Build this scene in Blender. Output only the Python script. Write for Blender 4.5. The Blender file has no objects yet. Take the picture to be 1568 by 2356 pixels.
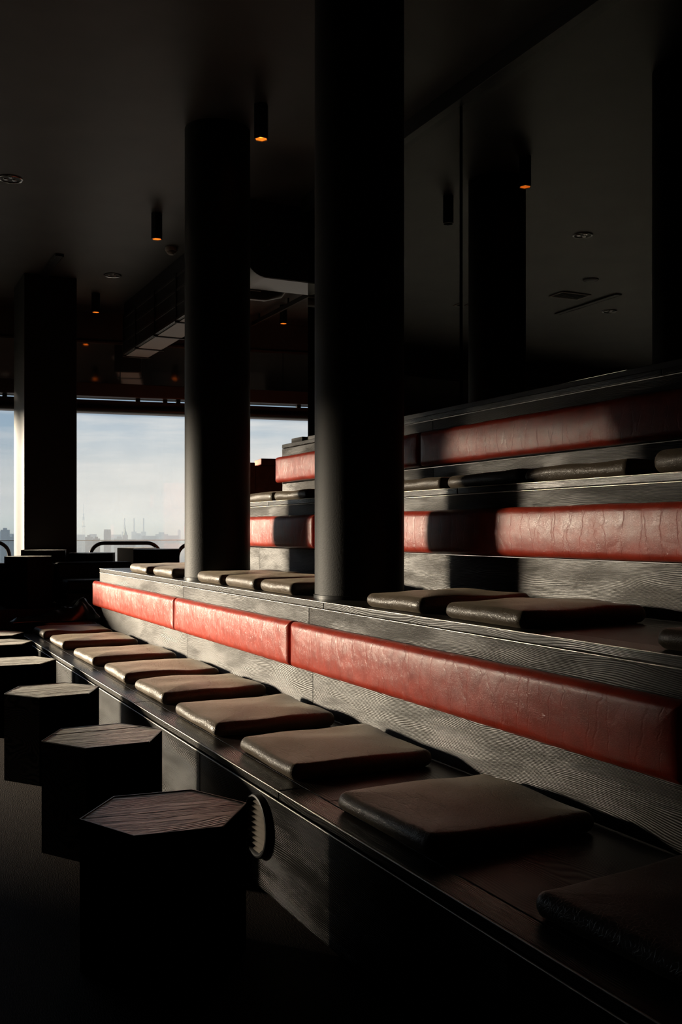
import bpy, bmesh, math, random
from mathutils import Vector, Matrix, noise

random.seed(7)
PI = math.pi
S = bpy.context.scene
COL = S.collection

# ------------------------------------------------------------------ camera
FPX = 2291.0
TH = math.atan(1124.0 / FPX)
EYE = 1.35
cam_d = bpy.data.cameras.new('camera')
cam = bpy.data.objects.new('camera', cam_d)
COL.objects.link(cam)
cam.location = (0, 0, EYE)
cam.rotation_euler = (PI / 2, 0, -TH)
cam_d.sensor_fit = 'VERTICAL'
cam_d.sensor_height = 36.0
cam_d.lens = FPX / 2356.0 * 36.0
cam_d.shift_y = 44.0 / 2356.0
cam_d.clip_start = 0.05
cam_d.clip_end = 30000
S.camera = cam

# ------------------------------------------------------------------ colour management
S.view_settings.view_transform = 'Standard'
S.view_settings.look = 'None'
S.view_settings.exposure = 0.0
S.view_settings.gamma = 1.0
S.view_settings.use_curve_mapping = False

# ------------------------------------------------------------------ sky
W = bpy.data.worlds.new('sky')
S.world = W
W.use_nodes = True
nt = W.node_tree
nt.nodes.clear()
def N(t, kind, **kw):
    n = t.nodes.new(kind)
    for k, v in kw.items():
        setattr(n, k, v)
    return n
def ramp(node, stops):
    cr = node.color_ramp
    while len(cr.elements) > 1:
        cr.elements.remove(cr.elements[0])
    cr.elements[0].position = stops[0][0]
    cr.elements[0].color = (*stops[0][1], 1)
    for p, c in stops[1:]:
        e = cr.elements.new(p)
        e.color = (*c, 1)
tc = N(nt, 'ShaderNodeTexCoord')
sep = N(nt, 'ShaderNodeSeparateXYZ')
nt.links.new(tc.outputs['Generated'], sep.inputs[0])
mr = N(nt, 'ShaderNodeMapRange')
mr.inputs['From Min'].default_value = -0.1
mr.inputs['From Max'].default_value = 0.5
nt.links.new(sep.outputs['Z'], mr.inputs['Value'])
cr = N(nt, 'ShaderNodeValToRGB')
ramp(cr, [(0.0, (0.30, 0.31, 0.33)), (0.15, (0.50, 0.47, 0.46)), (0.18, (0.60, 0.53, 0.51)),
          (0.24, (0.52, 0.53, 0.53)), (0.33, (0.32, 0.42, 0.52)), (0.55, (0.20, 0.31, 0.46)), (1.0, (0.13, 0.22, 0.37))])
nt.links.new(mr.outputs[0], cr.inputs[0])
mp = N(nt, 'ShaderNodeMapping')
mp.inputs['Scale'].default_value = (2.2, 2.2, 17.0)
mp.inputs['Location'].default_value = (3.1, 0.4, 0.6)
nt.links.new(tc.outputs['Generated'], mp.inputs[0])
nz = N(nt, 'ShaderNodeTexNoise')
nz.inputs['Scale'].default_value = 1.6
nz.inputs['Detail'].default_value = 6
nz.inputs['Roughness'].default_value = 0.55
nt.links.new(mp.outputs[0], nz.inputs['Vector'])
cr2 = N(nt, 'ShaderNodeValToRGB')
ramp(cr2, [(0.44, (0, 0, 0)), (0.70, (0.8, 0.8, 0.8))])
nt.links.new(nz.outputs[0], cr2.inputs[0])
mx = N(nt, 'ShaderNodeMix', data_type='RGBA')
mx.inputs['B'].default_value = (0.74, 0.71, 0.68, 1)
nt.links.new(cr2.outputs[0], mx.inputs['Factor'])
nt.links.new(cr.outputs[0], mx.inputs['A'])
bg = N(nt, 'ShaderNodeBackground')
bg.inputs['Strength'].default_value = 1.1
nt.links.new(mx.outputs['Result'], bg.inputs['Color'])
wo = N(nt, 'ShaderNodeOutputWorld')
nt.links.new(bg.outputs[0], wo.inputs['Surface'])

# ------------------------------------------------------------------ low hazy sun, from the far left
SUN_EL = math.radians(8.4)
sd = bpy.data.lights.new('sun', 'SUN')
sd.energy = 23.0
sd.color = (1.0, 0.84, 0.64)
sd.angle = math.radians(10.0)
sun = bpy.data.objects.new('sun', sd)
COL.objects.link(sun)
sdir = Vector((0.690 * math.cos(SUN_EL), -0.724 * math.cos(SUN_EL), -math.sin(SUN_EL)))
sun.rotation_euler = sdir.to_track_quat('-Z', 'Y').to_euler()
sun.location = (-30, 30, 12)

# ------------------------------------------------------------------ materials
def new_mat(name):
    m = bpy.data.materials.new(name)
    m.use_nodes = True
    t = m.node_tree
    p = t.nodes['Principled BSDF']
    return m, t, p

def plain(name, col, rough=0.5, metal=0.0, spec=0.5, bump=0.0, bscale=60.0, var=0.0):
    m, t, p = new_mat(name)
    p.inputs['Base Color'].default_value = (*col, 1)
    p.inputs['Roughness'].default_value = rough
    p.inputs['Metallic'].default_value = metal
    p.inputs['Specular IOR Level'].default_value = spec
    if bump or var:
        c = N(t, 'ShaderNodeTexCoord')
        n = N(t, 'ShaderNodeTexNoise')
        n.inputs['Scale'].default_value = bscale
        n.inputs['Detail'].default_value = 4
        t.links.new(c.outputs['Object'], n.inputs['Vector'])
        if bump:
            b = N(t, 'ShaderNodeBump')
            b.inputs['Strength'].default_value = bump
            b.inputs['Distance'].default_value = 0.004
            t.links.new(n.outputs[0], b.inputs['Height'])
            t.links.new(b.outputs[0], p.inputs['Normal'])
        if var:
            n2 = N(t, 'ShaderNodeTexNoise')
            n2.inputs['Scale'].default_value = 2.0
            n2.inputs['Detail'].default_value = 5
            t.links.new(c.outputs['Object'], n2.inputs['Vector'])
            r = N(t, 'ShaderNodeValToRGB')
            ramp(r, [(0.3, tuple(x * (1 - var) for x in col)), (0.7, tuple(x * (1 + var) for x in col))])
            t.links.new(n2.outputs[0], r.inputs[0])
            t.links.new(r.outputs[0], p.inputs['Base Color'])
    return m

def wood(name, dark, light, rough=0.42, along='Y', ringf=52.0, bump=0.6, spec=0.5, sawn=False, ringw=0.68, fib=270.0):
    m, t, p = new_mat(name)
    L = t.links.new
    c = N(t, 'ShaderNodeTexCoord')
    oi = N(t, 'ShaderNodeObjectInfo')
    mul = N(t, 'ShaderNodeMath', operation='MULTIPLY'); mul.inputs[1].default_value = 61.7
    L(oi.outputs['Random'], mul.inputs[0])
    add = N(t, 'ShaderNodeVectorMath', operation='ADD')
    L(c.outputs['Object'], add.inputs[0]); L(mul.outputs[0], add.inputs[1])
    # slow warp of the growth rings, long along the grain
    mp1 = N(t, 'ShaderNodeMapping')
    mp1.inputs['Scale'].default_value = (3.2, 0.75, 3.2) if along == 'Y' else (0.75, 3.2, 3.2)
    L(add.outputs[0], mp1.inputs[0])
    n1 = N(t, 'ShaderNodeTexNoise'); n1.inputs['Scale'].default_value = 1.0; n1.inputs['Detail'].default_value = 2.5
    L(mp1.outputs[0], n1.inputs['Vector'])
    sp = N(t, 'ShaderNodeSeparateXYZ'); L(c.outputs['Object'], sp.inputs[0])
    acr = N(t, 'ShaderNodeMath', operation='ADD')
    L(sp.outputs['X' if along == 'Y' else 'Y'], acr.inputs[0]); L(sp.outputs['Z'], acr.inputs[1])
    k1 = N(t, 'ShaderNodeMath', operation='MULTIPLY'); k1.inputs[1].default_value = ringf * 4.2
    L(acr.outputs[0], k1.inputs[0])
    k2 = N(t, 'ShaderNodeMath', operation='MULTIPLY_ADD'); k2.inputs[1].default_value = 52 * 4.4
    L(n1.outputs[0], k2.inputs[0]); L(k1.outputs[0], k2.inputs[2])
    sn = N(t, 'ShaderNodeMath', operation='SINE'); L(k2.outputs[0], sn.inputs[0])
    # fibres
    mp2 = N(t, 'ShaderNodeMapping')
    mp2.inputs['Scale'].default_value = (fib, fib * 0.06, fib) if along == 'Y' else (fib * 0.06, fib, fib)
    L(add.outputs[0], mp2.inputs[0])
    n2 = N(t, 'ShaderNodeTexNoise'); n2.inputs['Scale'].default_value = 1.0; n2.inputs['Detail'].default_value = 3
    L(mp2.outputs[0], n2.inputs['Vector'])
    mr_ = N(t, 'ShaderNodeMapRange'); mr_.inputs['From Min'].default_value = -1; mr_.inputs['From Max'].default_value = 1
    L(sn.outputs[0], mr_.inputs['Value'])
    def blend(wf, wr):
        q = N(t, 'ShaderNodeMath', operation='MULTIPLY_ADD'); q.inputs[1].default_value = wf
        k3 = N(t, 'ShaderNodeMath', operation='MULTIPLY'); k3.inputs[1].default_value = wr
        L(n2.outputs[0], q.inputs[0]); L(mod.outputs[0], k3.inputs[0]); L(k3.outputs[0], q.inputs[2])
        return q
    # rings come and go along the board
    mp4 = N(t, 'ShaderNodeMapping'); mp4.inputs['Scale'].default_value = (7, 1.6, 7) if along == 'Y' else (1.6, 7, 7)
    L(add.outputs[0], mp4.inputs[0])
    n4 = N(t, 'ShaderNodeTexNoise'); n4.inputs['Scale'].default_value = 1.0; n4.inputs['Detail'].default_value = 3
    L(mp4.outputs[0], n4.inputs['Vector'])
    r4 = N(t, 'ShaderNodeMapRange'); r4.inputs['From Min'].default_value = 0.30; r4.inputs['From Max'].default_value = 0.55
    L(n4.outputs[0], r4.inputs['Value'])
    mod = N(t, 'ShaderNodeMix', data_type='FLOAT'); mod.inputs['A'].default_value = 0.5
    L(r4.outputs[0], mod.inputs['Factor']); L(mr_.outputs[0], mod.inputs['B'])
    h = blend(0.38, ringw)
    hb_ = blend(0.5, 0.5)
    hh = hb_
    if sawn:
        mp3 = N(t, 'ShaderNodeMapping')
        mp3.inputs['Scale'].default_value = (38, 5, 38) if along == 'Y' else (5, 38, 38)
        L(add.outputs[0], mp3.inputs[0])
        n3 = N(t, 'ShaderNodeTexNoise'); n3.inputs['Scale'].default_value = 1.0; n3.inputs['Detail'].default_value = 4
        L(mp3.outputs[0], n3.inputs['Vector'])
        h2 = N(t, 'ShaderNodeMath', operation='MULTIPLY_ADD'); h2.inputs[1].default_value = 1.6
        L(n3.outputs[0], h2.inputs[0]); L(hb_.outputs[0], h2.inputs[2])
        hh = h2
    r = N(t, 'ShaderNodeValToRGB'); ramp(r, [(0.36, dark), (0.66, light)])
    L(h.outputs[0], r.inputs[0]); L(r.outputs[0], p.inputs['Base Color'])
    rr = N(t, 'ShaderNodeMapRange'); rr.inputs['To Min'].default_value = rough + 0.14; rr.inputs['To Max'].default_value = rough - 0.10
    L(h.outputs[0], rr.inputs['Value']); L(rr.outputs[0], p.inputs['Roughness'])
    b = N(t, 'ShaderNodeBump'); b.inputs['Strength'].default_value = bump; b.inputs['Distance'].default_value = 0.0019 if not sawn else 0.007
    L(hh.outputs[0], b.inputs['Height']); L(b.outputs[0], p.inputs['Normal'])
    p.inputs['Specular IOR Level'].default_value = spec
    return m

def leather(name, col, rough=0.38, grain=0.35, crease=0.4, spec=0.5, axis='X', gscale=80):
    m, t, p = new_mat(name)
    L = t.links.new
    c = N(t, 'ShaderNodeTexCoord'); oi = N(t, 'ShaderNodeObjectInfo')
    mul = N(t, 'ShaderNodeMath', operation='MULTIPLY'); mul.inputs[1].default_value = 37.3
    L(oi.outputs['Random'], mul.inputs[0])
    add = N(t, 'ShaderNodeVectorMath', operation='ADD')
    L(c.outputs['Object'], add.inputs[0]); L(mul.outputs[0], add.inputs[1])
    v = N(t, 'ShaderNodeTexVoronoi', feature='DISTANCE_TO_EDGE'); v.inputs['Scale'].default_value = gscale
    nw = N(t, 'ShaderNodeTexNoise'); nw.inputs['Scale'].default_value = 14; nw.inputs['Detail'].default_value = 4
    L(add.outputs[0], nw.inputs['Vector'])
    wv = N(t, 'ShaderNodeVectorMath', operation='MULTIPLY_ADD'); wv.inputs[1].default_value = (0.06, 0.06, 0.06)
    L(nw.outputs['Color'], wv.inputs[0]); L(add.outputs[0], wv.inputs[2])
    L(wv.outputs[0], v.inputs['Vector'])
    # long stretched wrinkles across the pad
    mp1 = N(t, 'ShaderNodeMapping'); mp1.inputs['Scale'].default_value = (9, 1.6, 1.6) if axis == 'X' else (1.6, 9, 1.6)
    L(wv.outputs[0], mp1.inputs[0])
    v2 = N(t, 'ShaderNodeTexVoronoi', feature='DISTANCE_TO_EDGE'); v2.inputs['Scale'].default_value = 1.3
    L(mp1.outputs[0], v2.inputs['Vector'])
    r2 = N(t, 'ShaderNodeMapRange'); r2.inputs['From Max'].default_value = 0.05; 
    L(v2.outputs['Distance'], r2.inputs['Value'])
    r1 = N(t, 'ShaderNodeMapRange'); r1.inputs['From Max'].default_value = 0.12; r1.inputs['To Max'].default_value = grain
    L(v.outputs['Distance'], r1.inputs['Value'])
    a = N(t, 'ShaderNodeMath', operation='MULTIPLY_ADD'); a.inputs[1].default_value = crease
    L(r2.outputs[0], a.inputs[0]); L(r1.outputs[0], a.inputs[2])
    nb = N(t, 'ShaderNodeTexNoise'); nb.inputs['Scale'].default_value = 5; nb.inputs['Detail'].default_value = 3
    L(add.outputs[0], nb.inputs['Vector'])
    a2 = N(t, 'ShaderNodeMath', operation='MULTIPLY_ADD'); a2.inputs[1].default_value = 1.2
    L(nb.outputs[0], a2.inputs[0]); L(a.outputs[0], a2.inputs[2])
    b = N(t, 'ShaderNodeBump'); b.inputs['Strength'].default_value = 0.5; b.inputs['Distance'].default_value = 0.003
    L(a2.outputs[0], b.inputs['Height']); L(b.outputs[0], p.inputs['Normal'])
    r = N(t, 'ShaderNodeValToRGB'); ramp(r, [(0.3, tuple(x * 0.75 for x in col)), (0.7, tuple(x * 1.15 for x in col))])
    L(nw.outputs[0], r.inputs[0]); L(r.outputs[0], p.inputs['Base Color'])
    rr = N(t, 'ShaderNodeMapRange'); rr.inputs['To Min'].default_value = rough - 0.06; rr.inputs['To Max'].default_value = rough + 0.1
    L(nw.outputs[0], rr.inputs['Value']); L(rr.outputs[0], p.inputs['Roughness'])
    p.inputs['Specular IOR Level'].default_value = spec
    return m

def glass_mat(name, tint=(0.97, 0.98, 0.98), ior=1.45, dust=0.0):
    m = bpy.data.materials.new(name); m.use_nodes = True
    t = m.node_tree; t.nodes.clear(); L = t.links.new
    tr = N(t, 'ShaderNodeBsdfTransparent'); tr.inputs[0].default_value = (*tint, 1)
    gl = N(t, 'ShaderNodeBsdfGlossy'); gl.inputs['Roughness'].default_value = 0.0
    lw = N(t, 'ShaderNodeLayerWeight'); lw.inputs[0].default_value = 0.5
    pw = N(t, 'ShaderNodeMath', operation='POWER'); pw.inputs[1].default_value = 5.0
    L(lw.outputs['Facing'], pw.inputs[0])
    fr = N(t, 'ShaderNodeMath', operation='MULTIPLY_ADD'); fr.inputs[1].default_value = 0.96; fr.inputs[2].default_value = 0.035
    L(pw.outputs[0], fr.inputs[0])
    mxs = N(t, 'ShaderNodeMixShader')
    L(fr.outputs[0], mxs.inputs[0]); L(tr.outputs[0], mxs.inputs[1]); L(gl.outputs[0], mxs.inputs[2])
    last = mxs
    if dust:
        tl = N(t, 'ShaderNodeBsdfTranslucent'); tl.inputs[0].default_value = (0.85, 0.85, 0.85, 1)
        c = N(t, 'ShaderNodeTexCoord'); n = N(t, 'ShaderNodeTexNoise'); n.inputs['Scale'].default_value = 1.3; n.inputs['Detail'].default_value = 5
        L(c.outputs['Object'], n.inputs['Vector'])
        r = N(t, 'ShaderNodeMapRange'); r.inputs['From Min'].default_value = 0.3; r.inputs['From Max'].default_value = 0.8
        r.inputs['To Min'].default_value = dust * 0.6; r.inputs['To Max'].default_value = dust * 1.4
        L(n.outputs[0], r.inputs['Value'])
        m2 = N(t, 'ShaderNodeMixShader')
        L(r.outputs[0], m2.inputs[0]); L(mxs.outputs[0], m2.inputs[1]); L(tl.outputs[0], m2.inputs[2])
        last = m2
    o = N(t, 'ShaderNodeOutputMaterial'); L(last.outputs[0], o.inputs[0])
    return m

def glow_mat(name, col, strength):
    m = bpy.data.materials.new(name); m.use_nodes = True
    t = m.node_tree; t.nodes.clear()
    e = N(t, 'ShaderNodeEmission'); e.inputs[0].default_value = (*col, 1); e.inputs[1].default_value = strength
    o = N(t, 'ShaderNodeOutputMaterial'); t.links.new(e.outputs[0], o.inputs[0])
    return m

M = {}
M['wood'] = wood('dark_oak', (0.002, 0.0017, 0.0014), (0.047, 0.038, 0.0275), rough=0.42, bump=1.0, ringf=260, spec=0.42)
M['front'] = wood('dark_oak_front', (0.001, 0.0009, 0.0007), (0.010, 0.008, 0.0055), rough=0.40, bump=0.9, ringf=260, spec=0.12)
M['nosing'] = wood('polished_oak_nosing', (0.003, 0.0025, 0.002), (0.034, 0.028, 0.021), rough=0.3, bump=0.35, ringf=230, spec=0.5)
M['deck'] = wood('dark_oak_deck', (0.004, 0.003, 0.0025), (0.020, 0.014, 0.010), rough=0.36, bump=0.5, ringf=160, spec=0.35)
M['sawn'] = wood('sawn_wood_glint_streaks', (0.006, 0.006, 0.0055), (0.52, 0.53, 0.46), rough=0.25, along='X', bump=0.9, ringf=40, spec=0.8, sawn=True)  # black wood; window reflections on the tops put in as pale streaks
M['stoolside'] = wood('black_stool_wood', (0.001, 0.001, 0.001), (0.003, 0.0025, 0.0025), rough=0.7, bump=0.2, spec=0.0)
M['red'] = leather('red_leather', (0.36, 0.036, 0.017), rough=0.31, grain=0.10, crease=0.35, axis='X', spec=0.34, gscale=150)
M['black'] = leather('black_brown_leather', (0.100, 0.076, 0.053), rough=0.36, grain=0.32, crease=0.45, axis='X')
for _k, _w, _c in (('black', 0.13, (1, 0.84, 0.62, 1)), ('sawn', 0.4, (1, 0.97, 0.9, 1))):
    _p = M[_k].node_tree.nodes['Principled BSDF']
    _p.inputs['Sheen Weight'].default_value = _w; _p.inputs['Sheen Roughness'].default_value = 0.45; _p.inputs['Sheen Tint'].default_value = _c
M['brown'] = leather('brown_leather', (0.45, 0.12, 0.05), rough=0.5, grain=0.2, crease=0.2)
M['sofa'] = leather('black_sofa_leather', (0.005, 0.005, 0.006), rough=0.55, grain=0.3, crease=0.3, spec=0.2)
M['column'] = plain('dark_column_paint', (0.008, 0.0075, 0.007), rough=0.6, bump=0.25, bscale=120, spec=0.35)
M['colbase'] = plain('column_base_metal', (0.03, 0.03, 0.03), rough=0.35, metal=0.6)
M['pale'] = plain('lit_pillar_side', (0.032, 0.033, 0.028), rough=0.6, bump=0.1, bscale=40)  # pillar side tone with the window light put into the colour
M['ceiling'] = plain('black_ceiling_paint', (0.046, 0.041, 0.037), rough=0.5, bump=0.1, bscale=25, var=0.25)
M['wall'] = plain('black_wall_paint', (0.010, 0.010, 0.010), rough=0.6, var=0.2)
M['frame'] = plain('dark_window_metal', (0.020, 0.018, 0.017), rough=0.4, metal=0.3)
M['transom'] = plain('brown_transom_metal', (0.085, 0.062, 0.055), rough=0.35, metal=0.4)
M['rim'] = plain('stool_rim_metal', (0.10, 0.095, 0.085), rough=0.3, metal=0.8)
M['rubber'] = plain('black_rubber', (0.006, 0.006, 0.006), rough=0.5)
M['blackmetal'] = plain('black_lamp_metal', (0.006, 0.006, 0.006), rough=0.45)
M['chrome'] = plain('brushed_ring_metal', (0.45, 0.45, 0.46), rough=0.22, metal=1.0)
M['tube'] = plain('dark_tube_metal', (0.035, 0.025, 0.022), rough=0.25, metal=0.7)
M['duct'] = plain('painted_duct_metal', (0.09, 0.085, 0.08), rough=0.35, metal=0.5, bump=0.05, bscale=20)
M['ductdark'] = plain('dark_duct_metal', (0.035, 0.034, 0.033), rough=0.45, metal=0.2)
M['ductpanel'] = plain('grey_duct_panel', (0.30, 0.27, 0.26), rough=0.5, metal=0.1)
M['slat'] = plain('grille_slat_metal', (0.28, 0.24, 0.20), rough=0.5, metal=0.2, bump=0.15, bscale=200)
M['white'] = plain('smoke_detector_plastic', (0.40, 0.35, 0.31), rough=0.45)
M['glow'] = glow_mat('orange_lamp_glow', (1.0, 0.17, 0.012), 1.6)
M['glowcore'] = glow_mat('amber_lamp_core', (1.0, 0.36, 0.03), 3.0)
M['glass'] = glass_mat('window_glass')
M['dusty'] = glass_mat('dusty_window_glass', dust=0.032)
M['cloth'] = plain('black_jacket_cloth', (0.004, 0.005, 0.007), rough=0.3, bump=0.15, bscale=120)
M['headerglass'] = plain('tinted_mirror_header', (0.78, 0.74, 0.72), rough=0.06, metal=1.0)

def mirror_mat():
    m, t, p = new_mat('tinted_mirror_glass')
    p.inputs['Base Color'].default_value = (0.34, 0.35, 0.325, 1)
    p.inputs['Metallic'].default_value = 1.0
    p.inputs['Roughness'].default_value = 0.015
    return m
M['mirror'] = mirror_mat()

def carpet_mat():
    m, t, p = new_mat('brown_woven_carpet')
    L = t.links.new
    c = N(t, 'ShaderNodeTexCoord')
    mp_ = N(t, 'ShaderNodeMapping'); mp_.inputs['Rotation'].default_value = (0, 0, 0.6); mp_.inputs['Scale'].default_value = (220, 60, 1)
    L(c.outputs['Object'], mp_.inputs[0])
    n = N(t, 'ShaderNodeTexNoise'); n.inputs['Scale'].default_value = 1; n.inputs['Detail'].default_value = 3
    L(mp_.outputs[0], n.inputs['Vector'])
    r = N(t, 'ShaderNodeValToRGB'); ramp(r, [(0.35, (0.006, 0.0035, 0.0025)), (0.7, (0.036, 0.018, 0.010))])
    L(n.outputs[0], r.inputs[0]); L(r.outputs[0], p.inputs['Base Color'])
    b = N(t, 'ShaderNodeBump'); b.inputs['Strength'].default_value = 0.8; b.inputs['Distance'].default_value = 0.003
    L(n.outputs[0], b.inputs['Height']); L(b.outputs[0], p.inputs['Normal'])
    p.inputs['Roughness'].default_value = 0.7
    p.inputs['Specular IOR Level'].default_value = 0.25
    return m
M['carpet'] = carpet_mat()
M['terrace'] = plain('terrace_bounce_concrete', (0.38, 0.36, 0.33), rough=0.8, var=0.15)  # unseen terrace, made pale to bounce sunlight up to the ceiling

# ------------------------------------------------------------------ builders
def link(name, me, mat, parent=None, loc=(0, 0, 0), rot=(0, 0, 0)):
    if mat is not None and not me.materials:
        me.materials.append(mat)
    o = bpy.data.objects.new(name, me)
    COL.objects.link(o)
    o.location = loc
    o.rotation_euler = rot
    if parent is not None:
        o.parent = parent
    return o

def tag(o, label=None, cat=None, group=None, kind=None):
    if label: o['label'] = label
    if cat: o['category'] = cat
    if group: o['group'] = group
    if kind: o['kind'] = kind
    return o

def thing(name, label, cat, loc=(0, 0, 0), rz=0.0, group=None):
    o = bpy.data.objects.new(name, None)
    COL.objects.link(o)
    o.empty_display_size = 0.1
    o.location = loc
    o.rotation_euler = (0, 0, rz)
    return tag(o, label, cat, group)

def finish(bm, name, smooth=None):
    bmesh.ops.recalc_face_normals(bm, faces=bm.faces[:])
    me = bpy.data.meshes.new(name)
    bm.to_mesh(me); bm.free()
    if smooth:
        for f in me.polygons: f.use_smooth = True
        if smooth is not True:
            me.set_sharp_from_angle(angle=smooth)
    return me

def box_me(name, sx, sy, sz, bev=0.0):
    bm = bmesh.new()
    bmesh.ops.create_cube(bm, size=1.0)
    for v in bm.verts:
        v.co = Vector((v.co.x * sx, v.co.y * sy, v.co.z * sz))
    if bev:
        bmesh.ops.bevel(bm, geom=bm.edges[:], offset=bev, segments=3, affect='EDGES', profile=0.5, clamp_overlap=True)
    return finish(bm, name)

def box(name, lo, hi, mat, parent=None, bev=0.0, off=(0, 0, 0)):
    """box from corner to corner, in the parent's frame; off = parent's location when corners are world coords"""
    c = [(a + b) / 2 - o for a, b, o in zip(lo, hi, off)]
    me = box_me(name, *[abs(b - a) for a, b in zip(lo, hi)], bev=bev)
    return link(name, me, mat, parent, c)

def prism_me(name, poly, z0, z1, bev=0.0):
    bm = bmesh.new()
    b = [bm.verts.new((x, y, z0)) for x, y in poly]
    t = [bm.verts.new((x, y, z1)) for x, y in poly]
    n = len(poly)
    bm.faces.new(b[::-1]); bm.faces.new(t)
    for i in range(n):
        bm.faces.new((b[i], b[(i + 1) % n], t[(i + 1) % n], t[i]))
    if bev:
        bmesh.ops.bevel(bm, geom=bm.edges[:], offset=bev, segments=1, affect='EDGES', clamp_overlap=True)
    return finish(bm, name)

def lathe_me(name, prof, n=48, closed=False, smooth=math.radians(40)):
    """profile of (r, z) turned about Z"""
    bm = bmesh.new()
    rings = []
    for r, z in prof:
        if r < 1e-6:
            rings.append([bm.verts.new((0, 0, z))])
        else:
            rings.append([bm.verts.new((r * math.cos(2 * PI * i / n), r * math.sin(2 * PI * i / n), z)) for i in range(n)])
    prs = list(zip(rings, rings[1:]))
    if closed: prs.append((rings[-1], rings[0]))
    for a, b in prs:
        for i in range(n):
            j = (i + 1) % n
            if len(a) == 1 and len(b) == 1: continue
            if len(a) == 1: bm.faces.new((a[0], b[i], b[j]))
            elif len(b) == 1: bm.faces.new((a[i], a[j], b[0]))
            else: bm.faces.new((a[i], a[j], b[j], b[i]))
    return finish(bm, name, smooth)

def tube_me(name, pts, r, n=14):
    bm = bmesh.new()
    pts = [Vector(p) for p in pts]
    rings = []
    prevx = None
    for i, p in enumerate(pts):
        d = (pts[min(i + 1, len(pts) - 1)] - pts[max(i - 1, 0)]).normalized()
        if prevx is None:
            up = Vector((0, 0, 1)) if abs(d.z) < 0.9 else Vector((0, 1, 0))
            x = d.cross(up).normalized()
        else:
            x = (prevx - d * prevx.dot(d)).normalized()
        y = d.cross(x)
        prevx = x
        rings.append([bm.verts.new(p + (x * math.cos(2 * PI * k / n) + y * math.sin(2 * PI * k / n)) * r) for k in range(n)])
    for a, b in zip(rings, rings[1:]):
        for k in range(n):
            bm.faces.new((a[k], a[(k + 1) % n], b[(k + 1) % n], b[k]))
    bm.faces.new(rings[0][::-1]); bm.faces.new(rings[-1])
    return finish(bm, name, math.radians(50))

def pad_me(name, L, Wd, T, rc, re, crown, seed=0, sag=0.004, nl=None, nw=None):
    """upholstered pad: L along x, Wd along y, thickness T along z (0..T), rolled edges, soft crown, slightly uneven"""
    nl = nl or max(6, int(L / 0.05)); nw = nw or max(5, int(Wd / 0.05))
    # outline as rounded rectangle, evenly sampled
    def outline(ins):
        r = max(rc - ins, 0.004)
        hx, hy = L / 2 - ins, Wd / 2 - ins
        pts = []
        def seg(a, b, k):
            for i in range(k): pts.append((a[0] + (b[0] - a[0]) * i / k, a[1] + (b[1] - a[1]) * i / k))
        def arc(cx, cy, a0):
            for i in range(4):
                a = a0 + PI / 2 * i / 4
                pts.append((cx + r * math.cos(a), cy + r * math.sin(a)))
        arc(hx - r, hy - r, 0); seg((hx - r, hy), (-hx + r, hy), nl)
        arc(-hx + r, hy - r, PI / 2); seg((-hx, hy - r), (-hx, -hy + r), nw)
        arc(-hx + r, -hy + r, PI); seg((-hx + r, -hy), (hx - r, -hy), nl)
        arc(hx - r, -hy + r, 1.5 * PI); seg((hx, -hy + r), (hx, hy - r), nw)
        return pts
    bm = bmesh.new()
    rings = []
    re = min(re, T / 2)
    prof = []
    for i in range(6):                              # bottom roll
        a = -PI / 2 + PI / 2 * i / 5
        prof.append((re - re * math.cos(a), re + re * math.sin(a)))
    for i in range(6):                              # top roll
        a = PI / 2 * i / 5
        prof.append((re - re * math.cos(a), T - re + re * math.sin(a)))
    half = min(L, Wd) / 2
    k = 6
    for i in range(1, k + 1):                       # crowned top
        q = i / k
        ins = re + (half - re - 0.012) * q
        q2 = min(1.0, (ins - re) / 0.07) if L > 1.0 else q
        prof.append((ins, T + crown * (1 - (1 - q2) ** 2)))
    for ins, z in prof:
        ring = []
        for x, y in outline(ins):
            n = noise.noise(Vector((x * 5 + seed * 3.7, y * 5, z * 8 + seed)))
            ring.append(bm.verts.new((x + n * sag * 0.6, y + n * sag * 0.6, z + (n * sag if z > T * 0.3 else 0))))
        rings.append(ring)
    for a, b in zip(rings, rings[1:]):
        m = len(a)
        for i in range(m):
            bm.faces.new((a[i], a[(i + 1) % m], b[(i + 1) % m], b[i]))
    bm.faces.new(rings[0][::-1]); bm.faces.new(rings[-1])
    bmesh.ops.remove_doubles(bm, verts=bm.verts[:], dist=0.0004)
    return finish(bm, name, math.radians(60))

def hexpts(R, a0=0.0, c=(0, 0)):
    return [(c[0] + R * math.cos(a0 + PI / 3 * i), c[1] + R * math.sin(a0 + PI / 3 * i)) for i in range(6)]

def pix(px, D):
    """ground position at depth D along the view for a picture column"""
    r = (px - 784) / FPX * D
    s, c = math.sin(TH), math.cos(TH)
    return D * s + r * c, D * c - r * s
def pz(py, D):
    return EYE - (py - 1222) * D / FPX

CEIL = 4.30
XL, XR, YN = -9.75, 8.0, -4.0
POD = 0.58
V1, V2, V3, V4 = 1.37, 2.12, 2.90, 3.57
Z1, Z2, Z3, Z4 = 0.42, 0.995, 1.583, 2.15

# ================================================================== STRUCTURE
def struct(o): return tag(o, kind='structure')
floor = struct(box('floor', (XL, YN, -0.1), (XR, 16.2, 0.0), M['carpet']))
ceil = struct(box('ceiling', (XL, YN, CEIL), (XR, 16.2, CEIL + 0.15), M['ceiling']))
struct(box('wall_left', (XL - 0.2, YN, -0.1), (XL, 16.4, CEIL + 0.15), M['wall']))
struct(box('wall_near', (XL, YN - 0.2, -0.1), (XR, YN, CEIL + 0.15), M['wall']))
struct(box('wall_right', (XR, YN, -0.1), (XR + 0.2, 14.0, CEIL + 0.15), M['wall']))

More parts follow.
